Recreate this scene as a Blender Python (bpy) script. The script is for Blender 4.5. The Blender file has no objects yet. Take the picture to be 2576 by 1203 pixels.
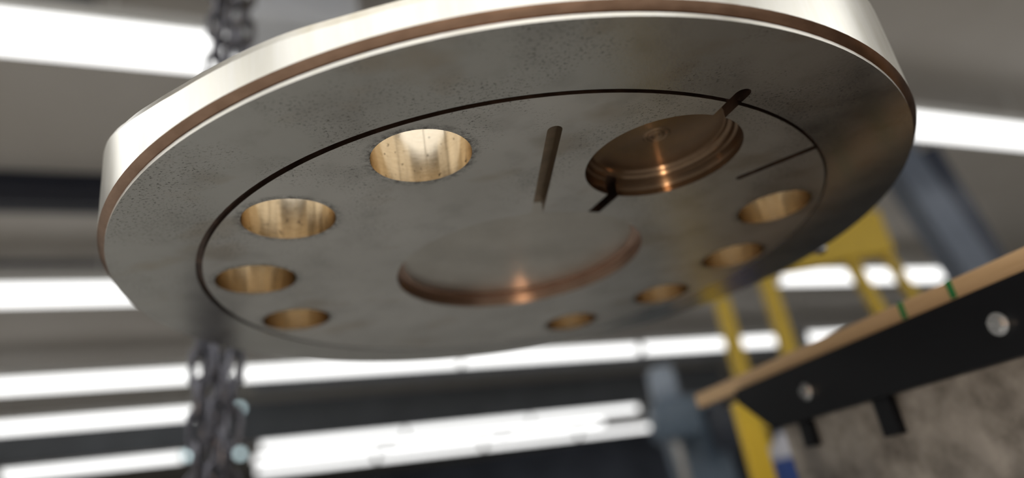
import bpy, bmesh, math, random
from mathutils import Vector, Matrix, noise

# ------------------------------------------------------------------ camera, world, exposure
S = bpy.context.scene
COL = S.collection
CAMZ = 1.35                                    # the camera is held about chest high under the hanging disc
FPX = 1742.5                                   # focal length in pixels of the 2576 wide frame
ROT = Matrix(((.986084, .166245, 0), (.063798, -.378421, -.923433), (-.153516, .910582, -.383761)))
cd = bpy.data.cameras.new('camera'); cam = bpy.data.objects.new('camera', cd); COL.objects.link(cam)
cam.matrix_world = Matrix.Translation((0, 0, CAMZ)) @ ROT.to_4x4()
cd.sensor_width = 36; cd.lens = FPX / 2576 * 36
cd.clip_start = .01; cd.clip_end = 200
cd.dof.use_dof = True; cd.dof.focus_distance = .56; cd.dof.aperture_fstop = 1.65
S.camera = cam
S.view_settings.view_transform = 'Standard'; S.view_settings.look = 'None'
S.view_settings.gamma = 1; S.view_settings.use_curve_mapping = False
S.view_settings.exposure = 1.0
S.cycles.use_denoising = True
S.cycles.max_bounces = 10; S.cycles.glossy_bounces = 8
w = bpy.data.worlds.new('world'); S.world = w; w.use_nodes = True
w.node_tree.nodes['Background'].inputs[0].default_value = (.5, .52, .55, 1)
w.node_tree.nodes['Background'].inputs[1].default_value = .05
LIGHT = 0.88                                    # radiance of the fluorescent diffusers

ld = bpy.data.lights.new('hand_torch', 'POINT'); ld.energy = 3.2; ld.color = (1.0, .72, .48); ld.shadow_soft_size = .02
lo_ = bpy.data.objects.new('hand_torch', ld); COL.objects.link(lo_); lo_.location = (.05, -.04, CAMZ + .03)   # warm torch held beside the camera

def ray(px, py):
    d = ROT @ Vector((px - 1288, -(py - 601.5), -FPX)); return d
def on_height(px, py, z):                      # the point seen at a pixel at a world height
    d = ray(px, py); return Vector((0, 0, CAMZ)) + d * ((z - CAMZ) / d.z)
def on_depth(px, py, y):                       # the point seen at a pixel at a world distance ahead
    d = ray(px, py); return Vector((0, 0, CAMZ)) + d * (y / d.y)

random.seed(7)
PI = math.pi
# ------------------------------------------------------------------ materials
class NT:
    def __init__(s, name):
        s.m = bpy.data.materials.new(name); s.m.use_nodes = True
        s.t = s.m.node_tree; s.b = s.t.nodes['Principled BSDF']
    def n(s, typ, **kw):
        x = s.t.nodes.new(typ)
        for k, v in kw.items():
            if k.startswith('i_'): x.inputs[int(k[2:]) if k[2:].isdigit() else k[2:].replace('_', ' ')].default_value = v
            else: setattr(x, k, v)
        return x
    def l(s, a, b): s.t.links.new(a, b)
    def coord(s, kind='Object', scale=(1, 1, 1)):
        c = s.n('ShaderNodeTexCoord'); mp = s.n('ShaderNodeMapping'); mp.inputs['Scale'].default_value = scale
        s.l(c.outputs[kind], mp.inputs[0]); return mp.outputs[0]
    def noise(s, scale, detail=4, rough=.5, vec=None):
        x = s.n('ShaderNodeTexNoise'); x.inputs['Scale'].default_value = scale
        x.inputs['Detail'].default_value = detail; x.inputs['Roughness'].default_value = rough
        if vec is not None: s.l(vec, x.inputs['Vector'])
        return x.outputs[0]
    def ramp(s, fac, *stops):
        r = s.n('ShaderNodeValToRGB'); e = r.color_ramp.elements
        for i, (p, c) in enumerate(stops):
            el = e[i] if i < 2 else e.new(p)
            el.position = p; el.color = (c, c, c, 1) if isinstance(c, (int, float)) else (*c, 1)
        s.l(fac, r.inputs[0]); return r.outputs[0]
    def mix(s, fac, a, b, mode='MIX'):
        x = s.n('ShaderNodeMix', data_type='RGBA', blend_type=mode)
        for sock, v in ((x.inputs[0], fac), (x.inputs[6], a), (x.inputs[7], b)):
            if isinstance(v, bpy.types.NodeSocket): s.l(v, sock)
            elif isinstance(v, (int, float)): sock.default_value = v
            else: sock.default_value = (*v, 1)
        return x.outputs[2]
    def math(s, op, a, b=0.0):
        x = s.n('ShaderNodeMath', operation=op)
        for i, v in enumerate((a, b)):
            if isinstance(v, bpy.types.NodeSocket): s.l(v, x.inputs[i])
            else: x.inputs[i].default_value = v
        return x.outputs[0]
    def set(s, color=None, metal=None, rough=None, bump=None, bstr=.1, bdist=.001):
        for nm, v in (('Base Color', color), ('Metallic', metal), ('Roughness', rough)):
            if v is None: continue
            if isinstance(v, bpy.types.NodeSocket): s.l(v, s.b.inputs[nm])
            else: s.b.inputs[nm].default_value = (*v, 1) if nm == 'Base Color' else v
        if bump is not None:
            x = s.n('ShaderNodeBump'); x.inputs['Strength'].default_value = bstr; x.inputs['Distance'].default_value = bdist
            s.l(bump, x.inputs['Height']); s.l(x.outputs[0], s.b.inputs['Normal'])
        return s.m

R0 = .45                                       # radius of the disc face in metres
HOLES = [(math.radians(a)) for a in (-102.8, -132.4, -161.7, 168.9, 77.2, 47.5, 19.2, -9.9)]
HC = [(.691 * R0 * math.cos(a), .691 * R0 * math.sin(a)) for a in HOLES]
HR = .096 * R0

def face_material(name, tone, rough0):
    s = NT(name); v = s.coord()
    big = s.noise(5.5, 4, .55, v); mid = s.noise(22, 5, .6, v); fine = s.noise(300, 4, .7, v)
    base = s.mix(s.ramp(big, (.3, 0), (.7, 1)), tuple(tone * x for x in (.45, .445, .425)), tuple(tone * x for x in (.585, .58, .565)))
    tan = s.ramp(s.noise(9, 3, .5, s.coord(scale=(1, 1.5, 1))), (.57, 0), (.68, 1))
    base = s.mix(s.math('MULTIPLY', tan, .55), base, (.34, .29, .225))
    base = s.mix(s.math('MULTIPLY', s.ramp(mid, (.3, 1), (.5, 0)), .28), base, (.25, .24, .22))
    # small dark pits that gather in patches
    pit = s.ramp(s.noise(330, 5, .75, s.coord(scale=(1, 1.5, 1))), (.555, 0), (.61, 1))
    patch = s.ramp(s.noise(9, 4, .6, v), (.46, 0), (.58, 1))
    base = s.mix(s.math('MULTIPLY', s.math('MULTIPLY', pit, patch), .9), base, (.055, .05, .045))
    # grime left round the mouth of every bore
    d = None
    for hx, hy in HC:
        q = s.n('ShaderNodeVectorMath', operation='DISTANCE'); s.l(s.coord(scale=(1, 1, 0)), q.inputs[0]); q.inputs[1].default_value = (hx, hy, 0)
        d = q.outputs['Value'] if d is None else s.math('MINIMUM', d, q.outputs['Value'])
    ring = s.ramp(s.math('MULTIPLY', s.math('SUBTRACT', d, HR), 1 / .02), (.0, 1), (.45, 0))
    grit = s.ramp(s.noise(160, 4, .7, v), (.40, 0), (.62, 1))
    base = s.mix(s.math('MULTIPLY', s.math('MULTIPLY', ring, grit), .9), base, (.05, .045, .04))
    rough = s.math('ADD', s.math('MULTIPLY', mid, .14), rough0)
    return s.set(base, 1.0, rough, fine, .12, .0006)

def metal(name, c1, c2, rough, scale=(1, 1, 1), nscale=60, bump=.08, pits=False, aniso=0):
    s = NT(name)
    if aniso:                                   # machining marks run round the axis
        tg = s.n('ShaderNodeTangent', direction_type='RADIAL', axis='Z'); s.l(tg.outputs[0], s.b.inputs['Tangent'])
        s.b.inputs['Anisotropic'].default_value = aniso; s.b.inputs['Anisotropic Rotation'].default_value = .25
    v = s.coord(scale=scale)
    n = s.noise(nscale, 5, .6, v)
    c = s.mix(s.ramp(n, (.3, 0), (.7, 1)), c1, c2)
    if pits:
        p = s.ramp(s.noise(170, 3, .6, s.coord()), (.66, 0), (.7, 1))
        c = s.mix(s.math('MULTIPLY', p, .8), c, (.06, .045, .03))
    return s.set(c, 1.0, s.math('ADD', s.math('MULTIPLY', n, .12), rough - .06), n, bump, .0006)

def turned(name, c1, c2, rough, aniso):
    s = NT(name); v = s.coord()
    n = s.noise(14, 5, .6, v)
    c = s.mix(s.ramp(n, (.35, 0), (.65, 1)), c1, c2)
    s.set(c, 1.0, rough, s.noise(220, 3, .6, v), .05, .0004)
    tg = s.n('ShaderNodeTangent', direction_type='RADIAL', axis='Z'); s.l(tg.outputs[0], s.b.inputs['Tangent'])
    s.b.inputs['Anisotropic'].default_value = aniso; s.b.inputs['Anisotropic Rotation'].default_value = .25
    return s.m

def paint(name, c, rough=.5, metal_=0.0, var=.25, nscale=8):
    s = NT(name); n = s.noise(nscale, 5, .6, s.coord())
    dark = tuple(x * (1 - var) for x in c)
    return s.set(s.mix(n, dark, c), metal_, rough)

M_FACE = face_material('oxidised_bronze_hub', 1.0, .27); M_RING = face_material('oxidised_bronze_ring', .84, .16)
M_WALL = metal('machined_side_wall', (.86, .84, .76), (.93, .92, .88), .30, (1, 1, .12), 90, .06, False, .5)
M_LIP = metal('tarnished_lip', (.26, .165, .115), (.38, .25, .18), .30, (1, 1, 4), 40, .05)
M_BORE = metal('bright_brass_bore', (.62, .53, .40), (.74, .65, .52), .16, (1, 1, 7), 110, .06, True, .75)
M_RECESS = turned('turned_bronze_recess', (.43, .415, .38), (.54, .525, .49), .36, .25)
M_RECWALL = turned('recess_wall_copper', (.34, .225, .17), (.46, .32, .25), .26, .3)
M_POCKET = turned('copper_brown_pocket', (.17, .12, .08), (.26, .18, .12), .25, .85)
M_SLOT = metal('dull_brown_slot', (.18, .14, .10), (.28, .22, .16), .45, (1, 1, 1), 60, .1)
M_DARKSLOT = metal('dark_oily_slot', (.08, .058, .05), (.17, .115, .09), .4, (1, 1, 1), 60, .1)
M_STEEL = metal('bright_steel', (.62, .62, .63), (.74, .74, .75), .25)
M_CHAIN = metal('oiled_chain_steel', (.10, .10, .12), (.20, .20, .23), .34, (1, 1, 1), 40, .2)

# ------------------------------------------------------------------ mesh helpers
def link(name, me, mat=None, parent=None, smooth=True, ang=32):
    if smooth:
        bm = bmesh.new(); bm.from_mesh(me)
        for f in bm.faces: f.smooth = True
        for e in bm.edges:
            e.smooth = not (len(e.link_faces) == 2 and e.calc_face_angle(0) > math.radians(ang))
        bm.to_mesh(me); bm.free()
    o = bpy.data.objects.new(name, me); COL.objects.link(o)
    if mat is not None:
        me.materials.clear(); me.materials.append(mat)
    if parent is not None: o.parent = parent
    return o
def mesh_of(bm, name):
    bmesh.ops.recalc_face_normals(bm, faces=bm.faces[:])
    me = bpy.data.meshes.new(name); bm.to_mesh(me); bm.free(); return me
def obj(name, bm, mat, parent=None, smooth=True, ang=32): return link(name, mesh_of(bm, name), mat, parent, smooth, ang)
def tag(o, label, cat, group=None, kind=None):
    if label: o['label'] = label
    if cat: o['category'] = cat
    if group: o['group'] = group
    if kind: o['kind'] = kind
    return o
def struct(o): o['kind'] = 'structure'; return o
def empty(name, loc, rot=None):
    o = bpy.data.objects.new(name, None); COL.objects.link(o); o.location = loc
    if rot is not None: o.rotation_euler = rot
    o.empty_display_size = .1
    return o
def box(bm, lo, hi, bevel=0, M=None):
    g = bmesh.ops.create_cube(bm, size=1)['verts']
    for v in g:
        v.co = Vector([(lo[i] + hi[i]) / 2 + v.co[i] * (hi[i] - lo[i]) for i in range(3)])
    if bevel:
        es = list({e for v in g for e in v.link_edges})
        g2 = bmesh.ops.bevel(bm, geom=es, offset=bevel, segments=2, affect='EDGES', profile=.5)
        g = list({v for f in g2['faces'] for v in f.verts})
    if M is not None:
        for v in g: v.co = M @ v.co
    return g
def lathe(bm, prof, seg=64, center=(0, 0), close=True):
    rings = []
    for r, z in prof:
        if r < 1e-6: rings.append([bm.verts.new((center[0], center[1], z))])
        else: rings.append([bm.verts.new((center[0] + r * math.cos(2 * PI * i / seg), center[1] + r * math.sin(2 * PI * i / seg), z)) for i in range(seg)])
    pairs = list(zip(rings, rings[1:]))
    if close and len(rings[0]) > 1 and len(rings[-1]) > 1: pairs.append((rings[-1], rings[0]))
    for a, b in pairs:
        for i in range(seg):
            j = (i + 1) % seg
            if len(a) == 1: bm.faces.new((a[0], b[i], b[j]))
            elif len(b) == 1: bm.faces.new((a[i], a[j], b[0]))
            else: bm.faces.new((a[i], a[j], b[j], b[i]))
    return rings
def prism(bm, pts, z0, z1):
    a = [bm.verts.new((x, y, z0)) for x, y in pts]; b = [bm.verts.new((x, y, z1)) for x, y in pts]
    bm.faces.new(a); bm.faces.new(b)
    for i in range(len(pts)):
        j = (i + 1) % len(pts); bm.faces.new((a[i], a[j], b[j], b[i]))
def rod(bm, a, b, r, seg=12, r2=None):
    a = Vector(a); b = Vector(b); d = b - a; q = d.to_track_quat('Z', 'Y').to_matrix().to_4x4()
    M = Matrix.Translation((a + b) / 2) @ q
    bmesh.ops.create_cone(bm, cap_ends=True, segments=seg, radius1=r, radius2=r if r2 is None else r2, depth=d.length, matrix=M)
def bar(bm, a, b, wd, ht, bevel=0, side=None):      # rectangular bar from a to b, ht measured close to vertical
    a = Vector(a); b = Vector(b); d = (b - a); L = d.length; d.normalize()
    x = d.cross(Vector((0, 0, 1)) if abs(d.z) < .95 else Vector(side or (0, 1, 0))); x.normalize(); z = x.cross(d)
    M = Matrix.Translation((a + b) / 2) @ Matrix((x, d, z)).transposed().to_4x4()
    box(bm, (-wd / 2, -L / 2, -ht / 2), (wd / 2, L / 2, ht / 2), bevel, M)

# ------------------------------------------------------------------ the hall: floor, ceiling, walls
ZL = CAMZ + 3.0                                # height of the light fittings
ZC = CAMZ + 3.55                               # underside of the ceiling
def conc():
    s = NT('grey_concrete_floor'); n = s.noise(.7, 6, .6, s.coord()); f = s.noise(9, 5, .65, s.coord())
    c = s.mix(n, (.56, .55, .52), (.72, .71, .68)); c = s.mix(s.math('MULTIPLY', f, .25), c, (.30, .29, .27))
    return s.set(c, 0, .55)
def slab(name, lo, hi, mat):
    bm = bmesh.new(); box(bm, lo, hi); return struct(obj(name, bm, mat, smooth=False))
def ceil_mat():
    s = NT('grey_brown_ceiling_deck'); v = s.coord(); n = s.noise(.35, 5, .6, v)
    c = s.mix(n, (.38, .34, .295), (.58, .555, .53)); return s.set(c, 0, .7)
slab('floor', (-26, -20, -.2), (26, 36, 0), conc())
slab('ceiling', (-26, -20, ZC), (26, 36, ZC + .2), ceil_mat())
wm = paint('slate_blue_hall_wall', (.30, .34, .45), .6, 0, .75, .8)
wg = paint('grey_hall_wall', (.62, .62, .60), .7, 0, .3, .6)
slab('wall_back', (-26, 36, 0), (26, 36.3, ZC), wm)
slab('wall_front', (-26, -20.3, 0), (26, -20, ZC), wg)
slab('wall_left', (-26.3, -20, 0), (-26, 36, ZC), wg)
slab('wall_right', (26, -20, 0), (26.3, 36, ZC), wg)

SKY = NT('bright_frosted_skylight'); SKY.set((.8, .8, .8), 0, .5)  # glowing panels added out of view to brighten the rim and floor
SKY.b.inputs['Emission Color'].default_value = (1.0, .985, .95, 1); SKY.b.inputs['Emission Strength'].default_value = .62
for i, (x0, x1, y0, y1) in enumerate(((-7.5, -.5, -5.6, -2.4), (-.3, 6.5, -5.6, -2.4), (-5, 5, -10.5, -7.5), (-8.5, -3.9, -1.9, 3.4), (4.9, 8.5, -1.9, 2.2), (-20, -9.2, -2, 7.5), (9.2, 20, -2, 7.5), (-2.6, 3.2, -1.9, 1.0))):
    slab('window_%d' % (i + 1), (x0, y0, ZC - .03), (x1, y1, ZC + .0005), SKY.m)

# ------------------------------------------------------------------ fluorescent fittings in rows across the ceiling
AZ = math.radians(25)
def row_point(off, s_, z=ZL):                  # off: which row (metres across), s_: metres along the row
    return Vector((-math.sin(AZ) * off + math.cos(AZ) * s_, math.cos(AZ) * off + math.sin(AZ) * s_, z))
def emit(name, c, k):
    s = NT(name); s.set((.85, .85, .85), 0, .4)
    s.b.inputs['Emission Color'].default_value = (*c, 1); s.b.inputs['Emission Strength'].default_value = k
    return s.m
M_TUBE = emit('lit_diffuser', (1.0, 1.0, .99), LIGHT)
M_HOUS = paint('white_enamel_housing', (.75, .75, .74), .4, 0, .08)
FL = 3.75
def fixture_meshes(L):
    bm = bmesh.new(); box(bm, (-L / 2, -.12, .06), (L / 2, .12, .16), .01)
    box(bm, (-L / 2 - .02, -.11, -.135), (-L / 2, .11, .10), .004); box(bm, (L / 2, -.11, -.135), (L / 2 + .02, .11, .10), .004)
    h_ = mesh_of(bm, 'housing')
    bm = bmesh.new()                           # wrap-round diffuser: a shallow trough section
    sec = [(-.10, .06), (-.105, -.06), (-.08, -.115), (0, -.13), (.08, -.115), (.105, -.06), (.10, .06)]
    a = [bm.verts.new((-L / 2, y, z)) for y, z in sec]; b = [bm.verts.new((L / 2, y, z)) for y, z in sec]
    for i in range(len(sec) - 1): bm.faces.new((a[i], a[i + 1], b[i + 1], b[i]))
    bm.faces.new((a[0], b[0], b[-1], a[-1]))
    d_ = mesh_of(bm, 'diffuser')
    bm = bmesh.new(); rod(bm, (0, 0, .15), (0, 0, ZC - ZL + .02), .008, 8)
    r_ = mesh_of(bm, 'hanger')
    return h_, d_, r_
FM = fixture_meshes(FL)
fx0 = empty('ceiling_light', (0, 0, 0))
link('housing', FM[0], M_HOUS, fx0, False); link('diffuser', FM[1], M_TUBE, fx0)
for hx in (-FL * .35, FL * .35): link('hanger', FM[2], M_HOUS, fx0).location = (hx, 0, 0)
used = [False]
def fixture(off, s0, label, group='fluorescent ceiling lights'):
    if not used[0]: r = fx0; used[0] = True
    else:
        r = fx0.copy(); COL.objects.link(r)
        for ch in list(fx0.children):
            c = ch.copy(); COL.objects.link(c); c.parent = r
    r.location = row_point(off, s0 + FL / 2); r.rotation_euler = (0, 0, AZ)
    return tag(r, label, 'ceiling light', group)
VIS = [
 (3.79, -3.78, 'brightest long ceiling light at upper left, ending at the hanging chains'),
 (3.77, 4.75, 'ceiling light running out of the picture at right, level with the disc lip'),
 (8.00, -4.35, 'ceiling light at left that passes behind the lower left rim of the disc'),
 (7.85, 8.05, 'ceiling light behind the yellow gantry, above the wooden rail'),
 (11.72, -3.55, 'ceiling light left of the hanging chains, first one below the disc edge'),
 (11.85, .28, 'ceiling light just right of the hanging chains, touching the disc bottom edge'),
 (11.85, 4.10, 'ceiling light below the disc, in the middle of the row under its far edge'),
 (11.80, 7.95, 'ceiling light that ends behind the two yellow gantry posts'),
 (11.75, 12.35, 'short piece of ceiling light showing between the gantry post and the wooden rail'),
 (14.6, -4.0, 'ceiling light left of the chains, second one below the disc edge'),
 (19.5, 1.05, 'left end light of the farther row in the lower middle'),
 (19.5, 4.88, 'middle light of the farther row in the lower middle'),
 (19.5, 8.70, 'right end light of the farther row in the lower middle'),
 (21.9, 1.0, 'left end light of the middle one of the three lowest rows'),
 (21.9, 4.85, 'second light from the left in the middle one of the three lowest rows'),
 (21.9, 8.7, 'third light from the left in the middle one of the three lowest rows'),
 (24.6, 1.2, 'left end light of the farthest row at the bottom of the picture'),
 (24.6, 5.1, 'second light from the left in the farthest row at the bottom'),
 (24.6, 9.0, 'third light from the left in the farthest row at the bottom'),
 (24.6, 12.9, 'right end light of the farthest row, over the blue machine'),
 (19.9, -4.55, 'ceiling light left of the chains, cut by the bottom of the picture'),
]
for off, s0, lb in VIS: fixture(off, s0, lb)
for off, s0 in ((3.79, .02), (7.9, -.5), (7.9, 3.35)): fixture(off, s0, 'white ceiling light hidden behind the hanging disc', 'ceiling lights behind the disc')
for off, ss in ((-.25, (-7.6, -3.7, .2, 4.1, 8.0)), (-4.2, (-7.6, -3.7, .2, 4.1, 8.0)), (-8.2, (-7.6, -3.7, .2, 4.1, 8.0)), (-12.2, (-3.7, .2, 4.1))):
    for s0 in ss: fixture(off, s0, 'white ceiling light in the rows overhead and behind the viewer', 'ceiling lights out of view')

# dark steel and conduit under the deck
M_GIRD = paint('dark_navy_girder', (.03, .033, .05), .5, 0, .3)
M_PIPE = paint('grey_conduit', (.16, .16, .17), .5, 0, .2)
def ibeam(name, off, s0, s1, z, wd, ht, mat, label):
    bm = bmesh.new(); L = s1 - s0
    box(bm, (-L / 2, -wd / 2, -ht / 2), (L / 2, wd / 2, -ht / 2 + .03)); box(bm, (-L / 2, -wd / 2, ht / 2 - .03), (L / 2, wd / 2, ht / 2))
    box(bm, (-L / 2, -.02, -ht / 2), (L / 2, .02, ht / 2))
    o = obj(name, bm, mat, None, False); o.location = row_point(off, (s0 + s1) / 2, z); o.rotation_euler = (0, 0, AZ)
    return tag(o, label, 'girder')
ibeam('roof_girder', 6.50, -12, -.6, ZC - .16, .20, .32, M_GIRD, 'dark navy roof girder behind the left rim of the disc')
ibeam('roof_girder', 4.16, -9, -.75, ZC - .16, .20, .32, M_GIRD, 'dark navy roof girder at the top left corner, above the brightest light')
M_TRUSS = paint('blue_black_truss', (.27, .29, .33), .6, 0, .6, 1.1)
ibeam('roof_girder', 13.4, .6, 14, ZC - .26, .25, .52, M_TRUSS, 'deep dark girder behind the row of lights under the disc edge')
ibeam('roof_girder', 16.9, -10, 14, ZC - .42, .3, .84, M_TRUSS, 'deepest dark girder, between the two lowest groups of lights')
bm = bmesh.new(); a = row_point(8.45, -9, ZC - .05); b = row_point(8.45, .5, ZC - .05); rod(bm, a, b, .045, 12)
tag(obj('conduit', bm, M_PIPE), 'thin dark conduit under the roof left of the disc', 'pipe')

# ------------------------------------------------------------------ the bronze disc
DC = Vector((.01087 * R0, 1.80901 * R0, CAMZ + .66720 * R0))      # centre of the lower face
disc = empty('bronze_disc', DC)
tag(disc, 'large round bronze disc hanging overhead with bored holes, slots and two recesses', 'metal disc')
SEG = 192
KEYS = [(-180, .24), (-150, .235), (-139.8, .196), (-134.7, .162), (-126.6, .126), (-121, .109), (-116, .103), (-108, .096), (-102, .086), (-98, .084), (-90, .086), (-75, .12), (-60, .19), (-45, .235), (-37, .24), (180, .24)]
def ztop(th):
    d = math.degrees(math.atan2(math.sin(th), math.cos(th)))
    for (a, za), (b, zb) in zip(KEYS, KEYS[1:]):
        if a <= d <= b: return za + (zb - za) * (d - a) / (b - a)
    return .24
# closed turned body; material slots: 0 face, 1 side wall, 2 lip, 3 top
bm = bmesh.new()
prof = [(0, 0), (.55, 0), (1.0, 0), (1.0, .0078), (.995, .0095), (1.0045, .0125), (1.0144, .0205), (1.0144, None), (1.002, 'c'), (.62, .24), (0, .24)]
rings = []
for r, z in prof:
    if r == 0: rings.append([bm.verts.new((0, 0, z * R0))]); continue
    row = []
    for i in range(SEG):
        th = 2 * PI * i / SEG; zz = z
        if z is None: zz = ztop(th) - .024
        if z == 'c': zz = ztop(th)
        row.append(bm.verts.new((r * R0 * math.cos(th), r * R0 * math.sin(th), zz * R0)))
    rings.append(row)
mi = [0, 0, 1, 2, 2, 2, 1, 1, 3, 3]
for k, (a, b) in enumerate(zip(rings, rings[1:])):
    for i in range(SEG):
        j = (i + 1) % SEG
        vs = (a[0], b[i], b[j]) if len(a) == 1 else (a[i], a[j], b[0]) if len(b) == 1 else (a[i], a[j], b[j], b[i])
        bm.faces.new(vs).material_index = mi[k]
bmesh.ops.dissolve_edges(bm, edges=[e for e in bm.edges if len(e.link_faces) == 2 and all(f.material_index == 0 for f in e.link_faces)], use_verts=True)
body_me = mesh_of(bm, 'disc_body')
SLOTS = ['face_plate', 'side_wall', 'lip', 'top_face']
cuts = []                                      # (name, mesh, material)
def stadium(p, q, wd, round_p=True, round_q=True, n=8):
    p = Vector(p) * R0; q = Vector(q) * R0; wd *= R0; d = (q - p).normalized(); nrm = Vector((-d.y, d.x)); out = []
    a0 = math.atan2(nrm.y, nrm.x)
    if round_p: out += [(p.x + wd / 2 * math.cos(a0 + PI * i / n), p.y + wd / 2 * math.sin(a0 + PI * i / n)) for i in range(n + 1)]
    else: out += [tuple(p + nrm * wd / 2), tuple(p - nrm * wd / 2)]
    if round_q: out += [(q.x - wd / 2 * math.cos(a0 + PI * i / n), q.y - wd / 2 * math.sin(a0 + PI * i / n)) for i in range(n + 1)]
    else: out += [tuple(q - nrm * wd / 2), tuple(q + nrm * wd / 2)]
    return out
def cut_prism(name, pts, depth):
    bm = bmesh.new(); prism(bm, pts, -.03, depth * R0); cuts.append((name, mesh_of(bm, name)))
def cut_lathe(name, prof, c=(0, 0), seg=96):
    bm = bmesh.new(); lathe(bm, [(r * R0, z * R0) for r, z in prof], seg, (c[0] * R0, c[1] * R0), False); cuts.append((name, mesh_of(bm, name)))
# seam groove, a little wider toward the near left
bm = bmesh.new(); gr = []
for z in (-.02, .012):
    gr.append([[bm.verts.new((ox * R0 + r * R0 * math.cos(2 * PI * i / 160), oy * R0 + r * R0 * math.sin(2 * PI * i / 160), z * R0)) for i in range(160)] for r, ox, oy in ((.808, 0, 0), (.8165, -.0050, -.0040))])
for i in range(160):
    j = (i + 1) % 160; (a, b), (c, d) = gr
    for q in ((a[i], a[j], b[j], b[i]), (c[i], c[j], d[j], d[i]), (a[i], a[j], c[j], c[i]), (b[i], b[j], d[j], d[i])): bm.faces.new(q)
cuts.append(('seam_groove', mesh_of(bm, 'seam_groove')))
PC = (.333, -.498)
cut_lathe('center_recess', [(0, -.05), (.340, -.05), (.340, .028), (.334, .030), (.334, .034), (.326, .0385), (.318, .040), (0, .0405)], seg=128)
cut_lathe('round_pocket', [(0, -.05), (.168, -.05), (.168, .012), (.1695, .016), (.168, .020), (.166, .034), (.160, .0365), (.160, .041), (.157, .047), (.149, .0505), (.147, .056), (.140, .0585), (.03, .060), (.028, .0585), (.023, .0585), (.021, .060), (.017, .060), (.015, .0585), (.012, .0585), (.010, .060), (.002, .060), (0, .063)], PC, 96)
for k, (hx, hy) in enumerate(HC):
    cut_lathe('bore_%d' % k, [(0, -.05), (.096, -.05), (.096, .30), (0, .30)], (hx / R0, hy / R0), 64)
cut_prism('oil_slot', stadium((.1015, -.690), (.056, -.325), .029, True, False), .030)
cut_prism('key_slot', stadium((.452, -.706), (.400, -.585), .032, True, False), .034)
cut_prism('narrow_slot', stadium((.678, -.432), (.536, -.342), .020, True, True), .022)
cut_prism('bent_slot', stadium((.255, -.40), (.193, -.285), .032, False, False), .046)
bo = link('disc_body', body_me, None, None, False)
tmp = {}
for k, nme in enumerate(SLOTS + [c[0] for c in cuts]): tmp[nme] = bpy.data.materials.new('tmp_' + nme)
for nme in SLOTS: body_me.materials.append(tmp[nme])
dead = [bo]
for nme, me in cuts:
    me.materials.append(tmp[nme]); co = bpy.data.objects.new('cutter', me); COL.objects.link(co); dead.append(co)
    md = bo.modifiers.new('b', 'BOOLEAN'); md.object = co; md.operation = 'DIFFERENCE'; md.solver = 'EXACT'; md.material_mode = 'TRANSFER'
bpy.context.view_layer.update()
dg = bpy.context.evaluated_depsgraph_get()
whole = bpy.data.meshes.new_from_object(bo.evaluated_get(dg))
for o in dead: bpy.data.objects.remove(o)
names = [m.name[4:] for m in whole.materials]
def extract(nme):
    bm = bmesh.new(); bm.from_mesh(whole)
    k = names.index(nme)
    bmesh.ops.delete(bm, geom=[f for f in bm.faces if f.material_index != k], context='FACES')
    for f in bm.faces: f.material_index = 0
    me = bpy.data.meshes.new(nme); bm.to_mesh(me); bm.free(); return me
def dpart(nme, mat, name=None, label=None, smooth=True, ang=32):
    o = link(name or nme, extract(nme), mat, disc, smooth, ang)
    if label: o['label'] = label
    return o
for nm, ring, mat, lb in (('hub_face', False, M_FACE, 'grey stained inner face inside the ring groove'), ('ring_face', True, M_RING, 'darker stained outer ring of the face')):
    me = extract('face_plate'); bm = bmesh.new(); bm.from_mesh(me)
    bmesh.ops.delete(bm, geom=[f for f in bm.faces if (max(v.co.xy.length for v in f.verts) > .9 * R0) != ring], context='FACES')
    bm.to_mesh(me); bm.free(); link(nm, me, mat, disc, False)['label'] = lb
dpart('side_wall', M_WALL, label='bright machined silver side wall', ang=15)
dpart('lip', M_LIP, label='coppery brown stepped lip', ang=60)
dpart('top_face', M_FACE, smooth=True)
dpart('seam_groove', M_DARKSLOT, label='dark ring groove')
def split_part(nme, mat_floor, mat_wall, lab_floor, lab_wall):
    for nm, up, mat, lb in ((nme + '_floor', True, mat_floor, lab_floor), (nme + '_wall', False, mat_wall, lab_wall)):
        me = extract(nme); bm = bmesh.new(); bm.from_mesh(me)
        bmesh.ops.delete(bm, geom=[f for f in bm.faces if (abs(f.normal.z) > .985) != up], context='FACES'); bm.to_mesh(me); bm.free()
        link(nm, me, mat, disc)['label'] = lb
split_part('center_recess', M_RECESS, M_RECWALL, 'grey turned floor of the middle recess', 'coppery stepped wall of the middle recess')
dpart('round_pocket', M_POCKET, label='copper brown round pocket')
for k in range(8): dpart('bore_%d' % k, M_BORE, 'bore', 'bright brass bored hole')
dpart('oil_slot', M_SLOT, label='straight brown slot')
dpart('key_slot', M_DARKSLOT); dpart('narrow_slot', M_DARKSLOT); dpart('bent_slot', M_DARKSLOT)
# small eye bolt standing out of the far right of the side wall
ea = math.radians(20.5); ed = Vector((math.cos(ea), math.sin(ea), 0))
bm = bmesh.new(); rod(bm, ed * R0 * 1.010 + Vector((0, 0, .010)), ed * R0 * 1.05 + Vector((0, 0, .010)), .005, 12)
rod(bm, ed * R0 * 1.03 + Vector((0, 0, .010)), ed * R0 * 1.055 + Vector((0, 0, .010)), .010, 6)
o = obj('bolt', bm, M_STEEL, disc); o['label'] = 'bright bolt head standing out of the rim'
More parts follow.
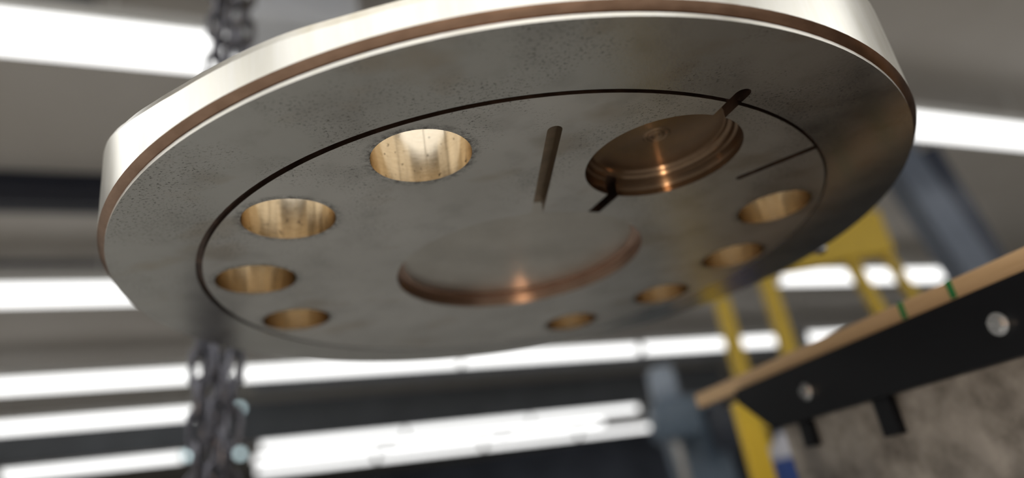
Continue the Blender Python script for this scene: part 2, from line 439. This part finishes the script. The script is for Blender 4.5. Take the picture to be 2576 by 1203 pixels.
# lifting eye on top
bm = bmesh.new()
lathe(bm, [(0, .24 * R0 - .004), (.035, .24 * R0 - .004), (.035, .24 * R0 + .012), (.014, .24 * R0 + .02), (.014, .24 * R0 + .045), (0, .24 * R0 + .045)], 24, close=False)
for i in range(24):
    pass
def torus(bm, c, R, r, axis, seg=24, sec=10, stretch=0.0):
    vs = []
    for i in range(seg):
        a = 2 * PI * i / seg; row = []
        for j in range(sec):
            b = 2 * PI * j / sec; rr = R + r * math.cos(b)
            x, z = rr * math.cos(a), rr * math.sin(a); z += stretch * (1 if math.sin(a) > 1e-6 else -1 if math.sin(a) < -1e-6 else 0); y = r * math.sin(b)
            p = (x, y, z) if axis == 'y' else (y, x, z)
            row.append(bm.verts.new(Vector(c) + Vector(p)))
        vs.append(row)
    for i in range(seg):
        for j in range(sec):
            i2 = (i + 1) % seg; j2 = (j + 1) % sec
            bm.faces.new((vs[i][j], vs[i2][j], vs[i2][j2], vs[i][j2]))
torus(bm, (0, 0, .24 * R0 + .072), .030, .009, 'y')
obj('lifting_eye', bm, M_STEEL, disc)

# ------------------------------------------------------------------ chains
def link_mesh(half, R, r):
    bm = bmesh.new(); torus(bm, (0, 0, 0), R, r, 'y', 24, 10, half); return mesh_of(bm, 'link')
def chain(name, bottom, top, half, R, r, label, group=None, twist=0.0, phase=0.0, wob=.12):
    bottom = Vector(bottom); top = Vector(top); d = top - bottom
    pitch = 2 * (half + R - r) ; n = int(d.length / pitch)
    root = empty(name, bottom); root.rotation_euler = d.to_track_quat('Z', 'Y').to_euler()
    me = link_mesh(half, R, r); first = None
    for k in range(n):
        if first is None: o = first = link('link', me, M_CHAIN, root)
        else: o = first.copy(); COL.objects.link(o); o.parent = root
        o.location = (0, 0, (k + .5) * pitch + phase)
        o.rotation_euler = (0, 0, twist + (PI / 2 if k % 2 else 0) + random.uniform(-wob, wob))
    return tag(root, label, 'chain', group)
def strand(x0, x1, y, label, tw, ph):
    b = on_depth(x0, 1215, y); t = on_depth(x1, -150, y)
    # carry on up to the hoist
    t = b + (t - b) * ((CAMZ + 1.895 - b.z) / (t.z - b.z))
    b = b - (t - b).normalized() * .25
    chain('hanging_chain', b, t, .023, .0165, .0076, label, None, tw, ph)
strand(492, 552, 1.39, 'dark steel chain strand at left of the hanging bunch beyond the disc', .3, 0)
strand(519, 575, 1.44, 'dark steel chain strand second from left in the hanging bunch', 1.2, .016)
strand(545, 600, 1.385, 'dark steel chain strand second from right in the hanging bunch', .8, .027)
strand(575, 628, 1.435, 'dark steel chain strand at right of the hanging bunch beyond the disc', .5, .008)
top_z = DC.z + .24 * R0 + .11
chain('hoist_chain', (DC.x, DC.y, top_z - .030), (DC.x, DC.y, CAMZ + 1.9), .023, .0165, .0076, 'steel hoist chain rising from the top of the disc', None, PI / 2)
hoist = empty('chain_hoist', (DC.x, DC.y, CAMZ + 1.9)); tag(hoist, 'yellow electric chain hoist above the disc', 'hoist')
M_YEL = paint('yellow_crane_paint', (.72, .48, .03), .45, 0, .2)
bm = bmesh.new(); box(bm, (-.75, -.18, 0), (.25, .82, .28), .03); obj('hoist_body', bm, M_YEL, hoist)
bm = bmesh.new(); box(bm, (-.3, -.08, .28), (.1, .5, ZC - CAMZ - 1.9 - .002), .01); obj('suspension_plate', bm, M_GIRD, hoist)

# ------------------------------------------------------------------ black capped partition with wooden rail at right
P1 = on_height(2576, 680, CAMZ + .17); P2 = on_height(1845, 985, CAMZ + .17)
bd = (P2 - P1).normalized(); bn = Vector((bd.y, -bd.x, 0))          # bn points away from the camera (right)
if bn.x < 0: bn = -bn
PL = (P2 - P1).length
part = empty('partition', (P1.x, P1.y, 0)); part.rotation_euler = (0, 0, math.atan2(bd.y, bd.x))
tag(part, 'partition at lower right, mottled grey panel under black steel channel and wooden rail', 'partition')
sgn = 1 if Vector((-bd.y, bd.x, 0)).dot(bn) > 0 else -1             # local +y or -y is away from the camera
M_BLK = paint('black_steel', (.006, .007, .010), .42, 0, .3)
M_WOOD = None
s = NT('tan_wood_edge'); v = s.coord(scale=(2, 30, 60)); n = s.noise(4, 4, .6, v)
M_WOOD = s.set(s.mix(n, (.46, .29, .15), (.74, .52, .30)), 0, .6)
s = NT('mottled_grey_panel'); v = s.coord(); n = s.noise(16, 5, .6, v); n2 = s.noise(6, 3, .5, s.coord(scale=(1, 1, .35)))
c = s.mix(s.ramp(n, (.35, 0), (.65, 1)), (.13, .115, .10), (.40, .37, .34)); c = s.mix(s.ramp(n2, (.55, 0), (.7, .7)), c, (.06, .057, .057))
M_PANEL = s.set(c, 0, .8)
M_BLK.node_tree.nodes['Principled BSDF'].inputs['Specular IOR Level'].default_value = .25
def pbox(name, lo, hi, mat, bevel=0, parent=part):
    bm = bmesh.new(); a = Vector(lo); b = Vector(hi)
    ys = sorted((a.y * sgn, b.y * sgn)); box(bm, (a.x, ys[0], a.z), (b.x, ys[1], b.z), bevel); return obj(name, bm, mat, parent)
zt, zb = CAMZ + .17, CAMZ + .088
bm = bmesh.new()                               # channel: web facing the camera, flanges turned back
web = [(-.45, zb), (PL - .085, zb), (PL - .004, zt - .022), (PL - .004, zt), (-.45, zt)]      # the end is cut on a slant
wa = [bm.verts.new((x, 0, z)) for x, z in web]; wb_ = [bm.verts.new((x, .0065 * sgn, z)) for x, z in web]
bm.faces.new(wa); bm.faces.new(wb_)
for i in range(len(web)): bm.faces.new((wa[i], wa[(i + 1) % 5], wb_[(i + 1) % 5], wb_[i]))
for lo, hi in (((-.45, .0055, zt - .006), (PL - .006, .05, zt)), ((-.45, .0055, zb), (PL - .09, .05, zb + .006))):
    ys = sorted((lo[1] * sgn, hi[1] * sgn)); box(bm, (lo[0], ys[0], lo[2]), (hi[0], ys[1], hi[2]))
obj('steel_channel', bm, M_BLK, part, False)
pbox('wooden_rail', (-.45, .012, zt), (PL + .16, .028, zt + .026), M_WOOD, .002)
pbox('panel', (-.45, .02, 0), (PL - .085, .05, zb), M_PANEL)
pbox('enclosure_body', (-.45, .06, 0), (PL - .09, 1.6, zt - .02), M_BLK, .01)  # unseen black box added so the right of the disc mirrors dark
s = paint('green_paint_mark', (.02, .22, .06), .6)
for x in (.098, .178): pbox('green_mark', (x, .0105, zt + .004), (x + .008, .013, zt + .0262), s)
for px, py, rr in ((2520, 815, .0125), (2035, 985, .0125)):
    r = ray(px, py); nn = Vector((-bd.y, bd.x, 0)); t = (P1 - Vector((0, 0, CAMZ))).dot(nn) / r.dot(nn); q = Vector((0, 0, CAMZ)) + r * t
    lx = (q - P1).dot(bd)
    bm = bmesh.new(); rod(bm, (lx, .002 * sgn, q.z), (lx, -.006 * sgn, q.z), rr * 1.05, 24); rod(bm, (lx, -.005 * sgn, q.z), (lx, -.012 * sgn, q.z), rr * .72, 6)
    obj('bolt', bm, M_STEEL, part)
for x, wd, ht in ((.255, .03, .05), (.43, .025, .04)): pbox('bracket', (x, .008, zb - ht), (x + wd, .05, zb + .002), M_BLK)

# ------------------------------------------------------------------ yellow gantry and other things farther off
def post(name, px0, py0, px1, py1, y, wd, label=None, parent=None, mat=None):
    pass
gy = 5.2
def gp(px, py): return on_depth(px, py, gy)
gan = empty('gantry_crane', (gp(1880, 850).x, gy, 0)); tag(gan, 'yellow steel gantry crane showing below the right edge of the disc', 'gantry')
org = gan.location
def gbar(name, a, b, wd, ht):
    bm = bmesh.new(); bar(bm, Vector(a) - org, Vector(b) - org, wd, ht, .006); return obj(name, bm, M_YEL, gan, False)
def vert(px, py, zlo=0.0, y=gy):
    p = on_depth(px, py, y); return p, Vector((p.x, p.y, zlo))
beam_z = gp(2150, 600).z
t, b = vert(1815, 760); gbar('post', Vector((t.x, t.y, t.z + .02)), b, .105, .105)
t, b = vert(1945, 760); gbar('post', Vector((t.x, t.y, beam_z)), b, .105, .105)
a = gp(2020, 600); gbar('crossbeam', (gp(1935, 640).x, gy, beam_z), (gp(2225, 600).x, gy, beam_z), .16, .36)
gbar('brace', gp(2110, 610), gp(2250, 845), .085, .085)
gbar('brace', gp(2205, 610), gp(2330, 790), .07, .07)
# bent yellow post by the end of the partition
ny = 1.75
tl = on_depth(1872, 1032, ny); bl = Vector((tl.x, tl.y, 0)); ar = on_depth(1968, 1030, ny)
yp = empty('guard_post', bl); tag(yp, 'yellow guard post with short arm under the end of the black channel', 'post')
bm = bmesh.new(); bar(bm, (0, 0, 0), (0, 0, tl.z + .02), .05, .05, .006); obj('upright', bm, M_YEL, yp, False)
bm = bmesh.new(); box(bm, (.02, -.025, tl.z - .02), (ar.x - tl.x + .005, .025, tl.z + .02), .006); obj('arm', bm, M_YEL, yp, False)
# blue gas cylinder with a white shoulder
cy = on_depth(1965, 1095, 3.3)
gc = empty('gas_cylinder', (cy.x, cy.y, 0)); tag(gc, 'blue gas cylinder with pale shoulder right of the yellow guard post', 'gas cylinder')
bm = bmesh.new(); zs = cy.z - .10; lathe(bm, [(0, 0), (.07, 0), (.075, .01), (.075, zs), (0, zs)], 32, close=False); obj('cylinder_body', bm, paint('blue_cylinder_paint', (.02, .06, .25), .4), gc)
bm = bmesh.new(); lathe(bm, [(0, zs), (.075, zs), (.073, zs + .03), (.06, zs + .06), (.03, zs + .085), (.022, zs + .11), (0, zs + .11)], 32, close=False); obj('shoulder', bm, paint('pale_shoulder_paint', (.50, .50, .56), .4), gc)
# blue-grey milling machine
M_MACH = paint('blue_grey_machine', (.16, .22, .30), .4, 0, .35, 3)
M_MDK = paint('dark_machine', (.035, .045, .07), .4, 0, .4, 3)
my = 6.5
mx = on_depth(1745, 1100, my).x
mm = empty('milling_machine', (mx, my, 0)); tag(mm, 'blue grey milling machine at bottom, left of the yellow guard post', 'machine')
z9 = on_depth(1720, 925, my).z; z10 = on_depth(1720, 1010, my).z; z11 = on_depth(1720, 1110, my).z
def mbox(name, lo, hi, mat, bev=.03):
    bm = bmesh.new(); box(bm, lo, hi, bev); return obj(name, bm, mat, mm)
mbox('base', (-.45, -.5, 0), (.45, .6, .35), M_MDK); mbox('column', (-.18, .05, .34), (.30, .6, z10 + .05), M_MACH)
mbox('head', (-.36, -.45, z11), (.02, .08, z10), M_MACH, .06); mbox('motor', (-.30, -.30, z10 - .01), (-.08, -.02, z9), paint('pale_blue_motor', (.42, .50, .62), .35), .05)
mbox('control_panel', (.12, -.25, z11 - .15), (.40, -.15, z11 + .22), M_MDK, .02); mbox('work_table', (-.6, -.55, .95), (.6, .0, 1.08), M_MACH, .02)
bm = bmesh.new(); rod(bm, (-.2, -.22, 1.2), (-.2, -.22, z11 + .01), .05, 16); obj('spindle', bm, M_STEEL, mm)
mbox('panel_arm', (.14, -.22, z11 + .2), (.2, .1, z11 + .26), M_MDK, .01); mbox('knee', (-.2, -.45, .34), (.2, .06, .96), M_MACH, .02)
wb = empty('workbench', (2.15, 3.7, 0)); tag(wb, 'dark unseen block added beyond the partition to darken the disc reflection', 'workbench')  # unseen block, added only to darken what the disc mirrors at right
bm = bmesh.new(); box(bm, (-.9, -1.5, .84), (.9, 1.2, .92), .01); obj('bench_top', bm, M_BLK, wb)
bm = bmesh.new(); box(bm, (-.85, -1.45, .08), (.85, 1.15, .845), .01); obj('cabinet', bm, M_MDK, wb)
bm = bmesh.new(); box(bm, (-.8, -1.4, 0), (.8, 1.1, .085)); obj('plinth', bm, M_BLK, wb, False)
# two slanting blue-grey struts behind the gantry
sy = 7.6
st = empty('jib_crane', on_depth(2480, 800, sy)); st.location.z = 0
tag(st, 'blue grey slanting jib struts right of the disc, above the wooden rail', 'jib crane')
M_JIB = paint('blue_grey_jib', (.17, .20, .26), .45, 0, .3); M_JDK = paint('dark_jib', (.05, .06, .09), .45, 0, .3)
for nm, a, b, wd, m in (('strut', (2235, 370), (2425, 660), .36, M_JIB), ('strut', (2330, 380), (2500, 660), .20, M_JDK)):
    A = on_depth(*a, sy) - st.location; B = on_depth(*b, sy) - st.location; bm = bmesh.new(); B2 = A + (B - A) * 1.6
    bar(bm, A, B2, wd, wd, .01); obj(nm, bm, m, st, False)
bm = bmesh.new(); c0 = on_depth(2560, 760, sy) - st.location; bar(bm, (c0.x, c0.y, 0), (c0.x, c0.y, c0.z), .26, .26, .01); obj('mast', bm, M_JIB, st, False)

lp_ = bpy.data.lights
hc = on_height(760, 40, CAMZ + 3.2)
uh = empty('unit_heater', hc); tag(uh, 'pale galvanised heater under the roof, right of the chain top'  , 'heater'); uh.rotation_euler = (0, 0, AZ)
M_GALV = paint('pale_galvanised_sheet', (.78, .81, .88), .4, 0, .1)
bm = bmesh.new(); box(bm, (-.42, -.3, -.3), (.30, .3, .3), .02); obj('casing', bm, M_GALV, uh)
for k in range(5):
    bm = bmesh.new(); box(bm, (-.36, -.33, -.24 + k * .1), (.24, -.295, -.20 + k * .1), .005); obj('louvre', bm, M_GALV, uh)
for x in (-.3, .2):
    bm = bmesh.new(); rod(bm, (x, 0, .29), (x, 0, .35), .012, 8); obj('hanger', bm, M_PIPE, uh)
M_LAMP = emit('pale_cyan_lamp', (.72, .95, 1.0), .8)  # glowing globes added in place of blurred glints off the chain
for px, py, where in ((602, 1028, 'upper one right of the chain bunch'), (604, 1142, 'lower one right of the chain bunch'), (470, 1146, 'left of the chain bunch')):
    p = on_depth(px, py, 14.0 if py < 1100 else 14.5); lmp = empty('signal_lamp', p); tag(lmp, 'small pale cyan glow added as a chain glint, ' + where, 'lamp', 'pale cyan glints')
    bm = bmesh.new(); bmesh.ops.create_uvsphere(bm, u_segments=20, v_segments=12, radius=.075); obj('globe', bm, M_LAMP, lmp)
    bm = bmesh.new(); rod(bm, (0, 0, .08), (0, 0, ZC - p.z), .012, 8); obj('stem', bm, M_PIPE, lmp)
